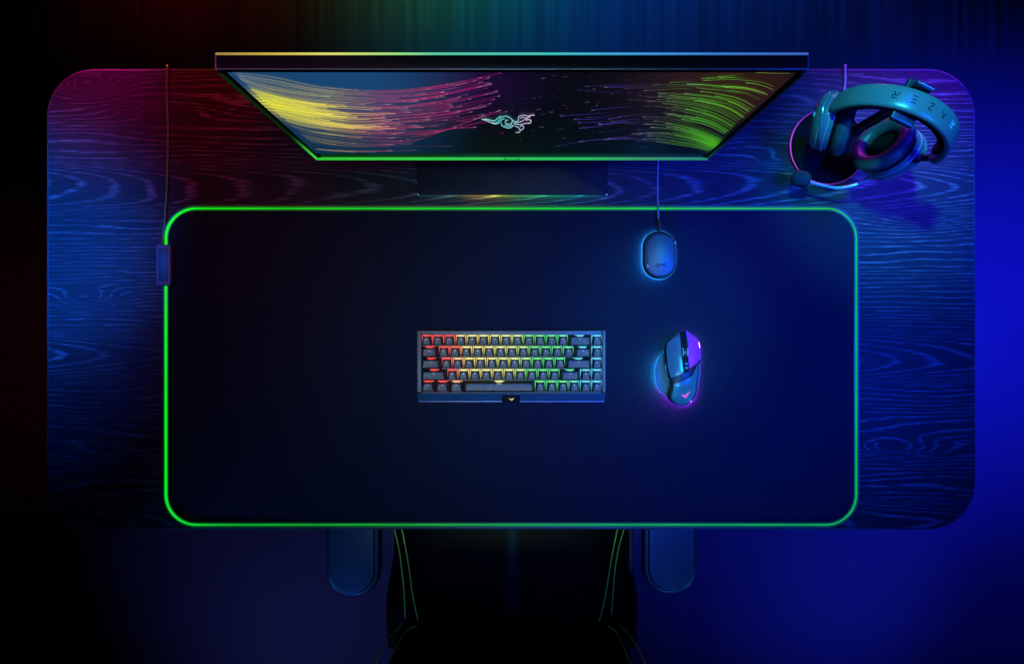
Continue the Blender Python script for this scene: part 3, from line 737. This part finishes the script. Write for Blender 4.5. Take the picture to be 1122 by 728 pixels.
MB().tube([(BC.x + math.cos(a) * .0647, BC.y + math.sin(a) * .0647, .0085) for a in [2 * math.pi * k / 96 for k in range(96)]], .0011, 6, True, rc).build('rim_light', emc('stand_rim', 1.0), stand, attr=True)
ZS = .262
MB().loft([rrect(w_, w_ * .8, .004, 4, z_, BC.x + ox, BC.y + oy) for w_, z_, ox, oy in ((.024, .0130, 0, 0), (.016, .03, 0, 0), (.015, .22, .0, .0), (.016, ZS - .012, 0, 0))]).build('pole', M_black, stand)
hd = W(1006, 100, ZS)
mm = Matrix.Rotation(math.radians(-26), 4, 'Z')
MB().box((BC.x + .004, BC.y - .004, ZS - .012), (.034, .062, .010), .003, m=mm).build('cradle', M_black, stand)
hk = W(1009, 97, ZS)
MB().box((hk.x, hk.y, ZS + .001), (.024, .006, .022), .0015, m=mm).build('cradle_lip', M_dark, stand)
q0 = hk + Vector((0, 0, .0125)); mb = MB()
mb.box(q0, (.024, .0014, .0014), .0004, m=mm); mb.build('lip_trim', M_trim, stand)
pts = spline([W(915, 128, .004), W(921, 112, .003), W(925.5, 95, .003), W(926, 80, .003), W(926, 75, .003), W(926.2, 72.2, .002), W(926, 71.4, -.012), W(924, 74, -.1), W(915, 90, -.45), W(905, 110, -.745)], 6)
MB().tube(pts, .0021, 8).build('cable', M_cable, stand)

# ------------------------------------------------------------------ headset
EL = Vector((.490, .3400, .150)); ER = Vector((.631, .2680, .150))
mid = (EL + ER) / 2; ax = (ER - EL); half = ax.length / 2; ax.normalize(); nrm = Vector((-ax.y, ax.x, 0)).normalized()
if nrm.y < 0: nrm = -nrm
ZA = .262
hs = thing('headset', 'over-ear headset with boom microphone hanging on the round stand', 'headset', (mid.x, mid.y, .045))
def band(t, r=0, s=0):
    """t -1..1 along the arch, r outward, s sideways"""
    a = math.pi * (.5 - t * .56)          # goes a little past the horizontal
    rx, rz = half + r, (ZA - .165) + r
    return mid + ax * (math.cos(a) * rx) + Vector((0, 0, .165 - mid.z + (math.sin(a) * rz))) + nrm * s + Vector((0, 0, 0))
def bandloft(t0, t1, rin, rout, w, n=44, round_=.35):
    rings = []
    for i in range(n + 1):
        t = lerp(t0, t1, i / n); e = min(1, (min(i, n - i) + .6) / 2.6); ww = w / 2 * (e ** .4)
        ring_ = []
        for k in range(32):
            a = 2 * math.pi * (k + .5) / 32; cx_, sy_ = math.cos(a), math.sin(a)
            sx_ = abs(cx_) ** .5 * (1 if cx_ >= 0 else -1); ry = abs(sy_) ** .7 * (1 if sy_ >= 0 else -1)
            ring_.append(band(t, lerp(rin, rout, .5 + .5 * ry), ww * sx_))
        rings.append(ring_)
    return MB().loft(rings)
bandloft(-.94, .94, -.0005, .0105, .034).build('headband', pm('headband_shell', (.085, .115, .115), .30, var=.08, bump=0, scale=900), hs, angle=70)
bandloft(-.80, .80, -.010, -.0012, .030).build('headband_cushion', M_foam, hs)
# lettering along the band (reads from the right end)
mb = MB()
tpos = [.30, .16, .02, -.13, -.28]
for k, ch in enumerate('RAZER'):
    for st in glyph(ch):
        dense = []
        for a_, b_ in zip(st, st[1:]): dense += [(lerp(a_[0], b_[0], q / 4), lerp(a_[1], b_[1], q / 4)) for q in range(4)]
        dense.append(st[-1])
        pts = [band(tpos[k] - (p[0] - .4) * .055, .0109, (.5 - p[1]) * .0095 + .001) for p in dense]
        nn_ = (band(tpos[k], .02) - band(tpos[k], .01)).normalized()
        if k == 0: continue
        mb.ribbon(pts, .0012, nn_)
mb.build('lettering', M_void, hs, smooth=False)
mb = MB()
for st in glyph('R'):
    pts = [band(tpos[0] - (p[0] - .4) * .055, .0110, (.5 - p[1]) * .0095 + .001) for p in st]
    mb.ribbon(pts, .0012, (band(tpos[0], .02) - band(tpos[0], .01)).normalized())
lr = mb.build('lettering', pm('pale_print', (.5, .6, .65), .4), hs, smooth=False); lr['label'] = 'pale first letter near the right end'

def cup(cen, outw, up, a, b, layers, n=48):
    """oval stack: layers of (scale, distance along outw)"""
    outw = Vector(outw).normalized(); up = Vector(up); up = (up - outw * up.dot(outw)).normalized(); sd = outw.cross(up)
    rings = []
    for s, d in layers:
        rings.append([cen + outw * d + up * (math.cos(2 * math.pi * k / n) * a * s) + sd * (math.sin(2 * math.pi * k / n) * b * s) for k in range(n)])
    return rings
def earcup(cen, outw, up, label=None):
    A, B = .049, .045
    outw = Vector(outw).normalized(); upv = Vector(up); upv = (upv - outw * upv.dot(outw)).normalized(); sd = outw.cross(upv)
    body = MB().loft(cup(cen, outw, up, A, B, [(.86, .001), (.97, .002), (1, .006), (.99, .016), (.93, .024), (.76, .030), (.3, .032)])).build('ear_cup', M_shell, hs)
    MB().loft(cup(cen, outw, up, A, B, [(.93, -.0045), (.93, .0030)]), (True, True)).build('inner_ring', M_void, body)
    # cushion torus
    rings = []; nn = 56; m_ = 14
    for k in range(nn):
        a = 2 * math.pi * k / nn; c_ = cen - outw * .014 + upv * (math.cos(a) * A * .82) + sd * (math.sin(a) * B * .82)
        rad = (upv * math.cos(a) * A + sd * math.sin(a) * B).normalized()
        rings.append([c_ + rad * (math.cos(q) * .0122) + outw * (math.sin(q) * .0115) for q in [2 * math.pi * j / m_ for j in range(m_)]])
    rings.append(rings[0])
    MB().loft(rings, (False, False)).build('ear_cushion', M_cush, hs)
    MB().loft(cup(cen, outw, up, A * .72, B * .72, [(1, -.006), (.95, -.0075), (.3, -.007)])).build('speaker_mesh', M_void, body)
    # two raised ridges on the shell
    for s, d in ((1.0, .0095), (.96, .0200)):
        MB().tube(cup(cen, outw, up, A, B, [(s, d)])[0], .0011, 6, True).build('ridge', M_trim, body)
    MB().loft(cup(cen, outw, up, A, B, [(.55, .0300), (.55, .0335), (.50, .0345), (.2, .0345)])).build('cap', M_dark, body)
    return body
lc_ = Vector((.508, .3300, .112)); rc_ = Vector((.597, .2910, .100)); OL = Vector((-.96, .28, -.36)); OR = Vector((.78, -.48, -.40))
earcup(lc_, OL, (0, 0, 1))
earcup(rc_, OR, (0, 0, 1))
# yokes
def yoke(cen, outw, te, s):
    outw = Vector(outw).normalized(); p_end = band(te, .004)
    pts = spline([p_end + Vector((0, 0, .01)), p_end - Vector((0, 0, .012)), (p_end + cen + outw * .026) / 2 + Vector((0, 0, .012)) + outw * .004, cen + outw * .0275 + Vector((0, 0, .012))], 6)
    MB().tube(pts, .0052, 12, flat=.6).build('slider', M_black, hs)
    for q in (-1, 1):
        arc = []
        for k in range(13):
            a = math.radians(lerp(0, 95, k / 12) * q)
            upv = Vector((0, 0, 1)); upv = (upv - outw * upv.dot(outw)).normalized(); sd = outw.cross(upv)
            arc.append(cen + outw * lerp(.022, .010, k / 12) + upv * math.cos(a) * .0505 + sd * math.sin(a) * .0435)
        MB().tube(arc, .0028, 8).build('yoke', M_shell, hs)
yoke(lc_, OL, -.95, -1)
yoke(rc_, OR, .95, 1)
# boom microphone
mp0 = W(958, 190, .062)
pts = spline([W(975, 186, .075), W(962, 189, .066), W(950, 196, .058), W(937, 202.5, .05), W(920, 206, .045), W(905, 204, .042), W(893, 201, .042), W(884, 198, .042)], 6)
MB().tube(pts, .0027, 10).build('microphone_boom', M_trim, hs)
mcn = W(877.5, 195.7, .043); mb = MB(); rings = []
dirm = (W(893, 200, .042) - W(866, 194, .042)).normalized()
for k in range(13):
    t = -1 + 2 * k / 12; rr_ = .0132 * (1 - abs(t) ** 3) ** .42 + .0004
    up_ = Vector((0, 0, 1)); sd = dirm.cross(up_).normalized()
    rings.append([mcn + dirm * (t * .0165) + sd * math.cos(a) * rr_ + up_ * math.sin(a) * rr_ for a in [2 * math.pi * j / 20 for j in range(20)]])
mb.loft(rings); mb.build('microphone_foam', M_foam, hs)

# ------------------------------------------------------------------ chair
ZC = -.27; SF = F / (H - ZC)
chair = thing('gaming_chair', 'black gaming chair with thin green piping tucked under desk', 'chair', (0, -.42, -.75))
def CX(v): return (CV - v) / SF
yb, yf = -.68, -.14
# seat: cross-section swept along y
def seat_sec(y):
    t = (y - yb) / (yf - yb); wi = lerp(.198, .235, t); wo = lerp(.226, .250, t); oo = lerp(.272, .254, sstep(-.60, -.47, y))
    sh = -.012 * (2 * t - 1) ** 4
    p = [(-oo, -.42), (-oo - .005, -.33), (-oo + .006, -.285), (-wo - .008, -.262), (-wo, -.258), (-(wi + wo) / 2, -.258), (-wi, -.264), (-wi + .03, -.279), (-.10, -.283), (-.03, -.283), (-.012, -.286), (0, -.287)]
    return [Vector((x, y, z + sh)) for x, z in p] + [Vector((-x, y, z + sh)) for x, z in reversed(p[:-1])]
MB().loft([seat_sec(lerp(yb, yf, i / 20)) for i in range(21)]).build('seat', M_leather, chair)
M_pipe = pm('green_piping', (.4, .95, .04), .6, var=.1)
M_pipe2 = M_pipe
def zpipe(zoomv, z):
    return [W(330 + x / 2.44, 550 + y / 2.44, z) for x, y in zoomv]
for zz, L_ in ((-.250, [(236, 20), (250, 78), (262, 130), (268, 175), (275, 240), (278, 312)]), (-.252, [(255, 20), (270, 78), (282, 140), (290, 190), (299, 255), (313, 320)]),
           (-.250, [(880, 20), (862, 78), (849, 125), (840, 175), (834, 240), (830, 302)]), (-.252, [(858, 20), (845, 78), (832, 140), (822, 200), (812, 260), (797, 320)])):
    MB().tube(spline(zpipe(L_, zz), 8), .0014, 6).build('piping', M_pipe, chair)
MB().loft([[Vector((sx_ * .017, y, z_)) for sx_, z_ in ((-1, -.290), (-.85, -.2845), (-.5, -.282), (0, -.281), (.5, -.282), (.85, -.2845), (1, -.290))] for y in (-.60, -.40, -.20)]).build('centre_sheen', pm('seat_sheen', (.009, .014, .02), .35, var=.2, bump=.3, spec=.02), chair)  # lighter strip imitates a reflection along the seat's middle
# backrest (leans back, leaves the frame near the camera)
def back_sec(t):
    z = lerp(-.27, .42, t); y = -.640 - .16 * t; wv = .185 + .03 * math.sin(min(1, t * 1.5) * math.pi * .6) - .06 * t; dd = .055
    f = .020
    p = [(-wv - .05, y + f - .005), (-wv - .03, y + f + .012), (-wv, y + f + .004), (-wv + .035, y + .01), (0, y), (wv - .035, y + .01), (wv, y + f + .004), (wv + .03, y + f + .012), (wv + .05, y + f - .005), (wv + .035, y - dd), (0, y - dd - .02), (-wv - .035, y - dd)]
    return [Vector((x, yy, z)) for x, yy in p]
MB().loft([back_sec(i / 24) for i in range(25)]).build('backrest', M_leather, chair)
def back_y(z): return -.640 - .16 * (z + .27) / .69 + .020 + .0165
for zv in ([(309, 334), (283, 345), (262, 375), (243, 415), (225, 455)], [(272, 330), (245, 352), (226, 380), (208, 415), (190, 455)],
           [(822, 334), (842, 350), (858, 380), (873, 415), (890, 455)], [(850, 330), (872, 352), (893, 380), (911, 415), (930, 455)]):
    pts = []
    for p in zv:
        u_, v_ = 330 + p[0] / 2.44, 550 + p[1] / 2.44; z_ = -.2
        for _ in range(12): z_ = H + back_y(z_) * F / (v_ - CV)
        pts.append(W(u_, v_, z_))
    MB().tube(spline(pts, 6), .0014, 6).build('piping', M_pipe, chair)
# armrests
for s, uc in ((-1, 386), (1, 735)):
    zA = -.075; sA = F / (H - zA); xc = (uc - CU) / sA; half_w = 29.5 / sA; yend = (CV - (656 if s < 0 else 653)) / sA
    ln = .27
    arm = slab(2 * half_w, ln, half_w * .95, zA - .032, zA - .004, .006, xc, yend + ln / 2, 12).build('armrest', M_black, chair)
    slab(2 * half_w - .012, ln - .012, half_w * .9, zA - .006, zA, .004, xc + s * .002, yend + ln / 2 + .001, 12).build('pad', pm('arm_pad', (.008, .02, .028), .42, var=.15, bump=.2), arm)
    MB().box((xc - s * .03, yend + .14, -.19), (.035, .06, .17), .006).build('arm_post', M_black, arm)
    MB().box((s * .27, yend + .14, -.31), (.10, .05, .04), .006).build('arm_bracket', M_black, arm)
q = W(692, 605, -.2)
MB().box((q.x, -.42, -.24), (.009, .14, .07), .003).build('arm_lever', M_black, chair)
MB().tube([(0, -.40, -.72), (0, -.40, -.42)], .027, 20).build('gas_cylinder', M_black, chair)
MB().box((0, -.40, -.42), (.24, .26, .04), .01).build('tilt_mechanism', M_black, chair)
for k in range(5):
    a = math.radians(90 + 72 * k); e = Vector((math.cos(a) * .24, -.40 + math.sin(a) * .24, -.68))
    MB().tube([(0, -.40, -.655), ((e.x) / 2, (-.40 + e.y) / 2, -.66), e], lambda t: lerp(.026, .015, t), 10).build('base_leg', M_black, chair)
    for w_ in (-1, 1):
        mb = MB(); c_ = Vector((e.x, e.y, -.722)); t_ = Vector((-math.sin(a), math.cos(a), 0)); r_ = Vector((math.cos(a), math.sin(a), 0))
        mb.loft([[c_ + t_ * (w_ * o_) + (r_ * math.cos(g_) + Vector((0, 0, 1)) * math.sin(g_)) * rr_ for g_ in [2 * math.pi * j / 20 for j in range(20)]] for o_, rr_ in ((.005, .024), (.007, .027), (.018, .027), (.021, .023))])
        mb.build('caster_wheel', M_black, chair)
    MB().tube([(e.x, e.y, -.72), (e.x, e.y, -.67)], .007, 8).build('caster_stem', M_black, chair)

# ------------------------------------------------------------------ lights
def spot(loc, aim, col, watts, deg, blend=1.0, size=.05):
    l = bpy.data.lights.new('lamp', 'SPOT'); l.color = col; l.energy = watts; l.spot_size = math.radians(deg); l.spot_blend = blend; l.shadow_soft_size = size
    o = bpy.data.objects.new('lamp', l); C.objects.link(o); o.location = loc
    o.rotation_euler = (Vector(aim) - Vector(loc)).to_track_quat('-Z', 'Y').to_euler(); return o
def area(loc, aim, col, watts, sx_, sy_=None, spread=180):
    l = bpy.data.lights.new('softbox', 'AREA'); l.color = col; l.energy = watts; l.shape = 'RECTANGLE'; l.size = sx_; l.size_y = sy_ or sx_; l.spread = math.radians(spread)
    o = bpy.data.objects.new('softbox', l); C.objects.link(o); o.location = loc
    o.rotation_euler = (Vector(aim) - Vector(loc)).to_track_quat('-Z', 'Y').to_euler(); return o
RED, MAG, BLU, CYA, VIO, NAVY = (1, .03, .03), (1, .02, .35), (.01, .10, 1), (.02, .55, 1), (.35, .01, 1), (.02, .03, 1)
# red and magenta from behind the left corner
spot((-.42, 1.05, .42), (-.52, .47, 0), (1, .012, .008), 24, 22)
spot((-.95, .85, .55), (-.76, .46, 0), (1, .01, .40), 22, 26)
# blue over the desk's left end
spot((-1.02, .20, .95), (-.85, .16, 0), (.004, .12, 1), 165, 32)
spot((-1.02, -.05, .95), (-.85, -.04, 0), (.004, .09, 1), 30, 30)
# violet and blue at the right
spot((.62, .95, .40), (.66, .48, 0), (.50, .01, 1), 20, 30)
spot((1.30, .95, .14), (.76, .47, 0), (.55, .01, 1), 13, 20)
spot((1.10, .60, .95), (.76, .36, 0), (.010, .010, 1), 160, 34)
spot((1.10, .14, .95), (.90, .14, 0), (.002, .03, 1), 60, 20)
spot((1.05, -.15, .95), (.78, -.12, 0), (.002, .02, 1), 9, 34)
spot((.45, .80, 1.2), (.38, .26, 0), (.006, .006, 1), 70, 24)
# grazing the rear edge of the desk
spot((-.60, 1.30, -.10), (-.60, .46, -.012), (1, .20, .02), 45, 26)
spot((.66, 1.30, -.10), (.68, .46, -.012), (1, .05, .8), 22, 36)
# cyan key on the headset
spot((.15, .62, 1.2), (.55, .31, .2), (.05, .95, 1), 80, 19, 1, .05)
spot((.95, .05, .9), (.60, .27, .15), (.02, .45, 1), 10, 20, 1, .04)
# soft top lights over the mat: keyboard, dock and mouse
spot((-.05, -.15, 2.4), (-.02, -.03, 0), (.50, .78, .80), 110, 20, 1, .25)
spot((.55, .30, 1.7), (.27, .02, 0), (.01, .5, .9), 95, 14, 1, .05)
spot((.20, -.60, 1.0), (.292, -.075, .03), (.02, .8, .9), 30, 8, 1, .02)
spot((.80, .10, .60), (zm(365, 190)[0], zm(365, 190)[1], .03), (.75, .02, 1), 3.8, 6, .6, .02)
spot((.95, -.05, 1.4), (.50, .05, 0), (.003, .04, 1), 230, 42, 1, .2)
spot((.3, -.55, 1.5), (.22, -.16, 0), (.002, .06, 1), 60, 36, 1, .2)
spot((-.10, -.4, 2.0), (-.1, -.15, 0), (.01, .14, .7), 40, 40, 1, .3)
spot((-.30, .35, 1.7), (-.42, .13, 0), (.7, .04, .25), 34, 24, 1, .2)
# chair
spot((0, -1.3, 1.3), (0, -.62, -.25), (.5, 1, .2), 300, 18, 1, .1)
for x_ in (-.30, .30):
    spot((x_ * 1.5, -1.25, .55), (x_, -.47, -.08), (.01, .16, 1), 16, 14, 1, .03)
    spot((x_ * 3.2, -1.15, .12), (x_ * 1.3, -.345, -.002), (.01, .22, 1), 18, 34, 1, .03)
# floor: strong blue to the right, faint violet to the left
spot((2.1, .15, .9), (1.38, .12, -.75), (.006, .008, 1), 720, 50)
spot((1.5, -1.2, .5), (.72, -.50, -.75), (.014, .025, 1), 115, 46)
spot((-.9, -1.4, .5), (-.50, -.50, -.75), (.10, .12, .85), 38, 58)
spot((1.9, -.6, .5), (1.25, -.55, -.75), (.008, .012, 1), 75, 62)
spot((-1.55, .0, .3), (-1.38, -.05, -.75), (.5, .02, .08), 5, 60)
# floor behind the desk
spot((.5, 1.9, .3), (.55, .80, -.75), (.004, .08, .8), 130, 80)
spot((-.1, 1.7, .1), (.0, .86, -.75), (.003, .35, .5), 22, 60)
for k in range(22):
    x_ = lerp(-1.15, 1.1, k / 21)
    c_ = ramp(x_, [(-1.1, (1, .02, .03)), (-.85, (.8, .02, .05)), (-.62, (.6, .2, .03)), (-.4, (.25, .55, .05)), (-.2, (.05, .9, .1)), (0, (.02, .8, .3)), (.15, (.01, .3, .8)), (1.1, (.02, .02, 1))])
    spot((x_, 1.16, -.42), (x_, .98, -.75), c_, [.5, 1.0, .35, .9, .6][k % 5] * (2.3 if x_ > -.5 and x_ < .05 else (1.1 if x_ > 0 else .6)), 80, 1, .02)

# ------------------------------------------------------------------ world, camera, view
w = bpy.data.worlds.new('World'); sc.world = w; w.use_nodes = True
w.node_tree.nodes['Background'].inputs[0].default_value = (.02, .05, .16, 1)
w.node_tree.nodes['Background'].inputs[1].default_value = .02
cam = bpy.data.cameras.new('camera'); co = bpy.data.objects.new('camera', cam); C.objects.link(co)
cam.sensor_width = 36; cam.lens = 36 * F / 1122; co.location = (0, 0, H); cam.clip_start = .01; cam.clip_end = 50
sc.camera = co
sc.view_settings.view_transform = 'Standard'; sc.view_settings.look = 'None'; sc.view_settings.exposure = 0; sc.view_settings.gamma = 1
sc.cycles.use_denoising = True
for o in sc.objects:
    if '_o' in o: del o['_o']
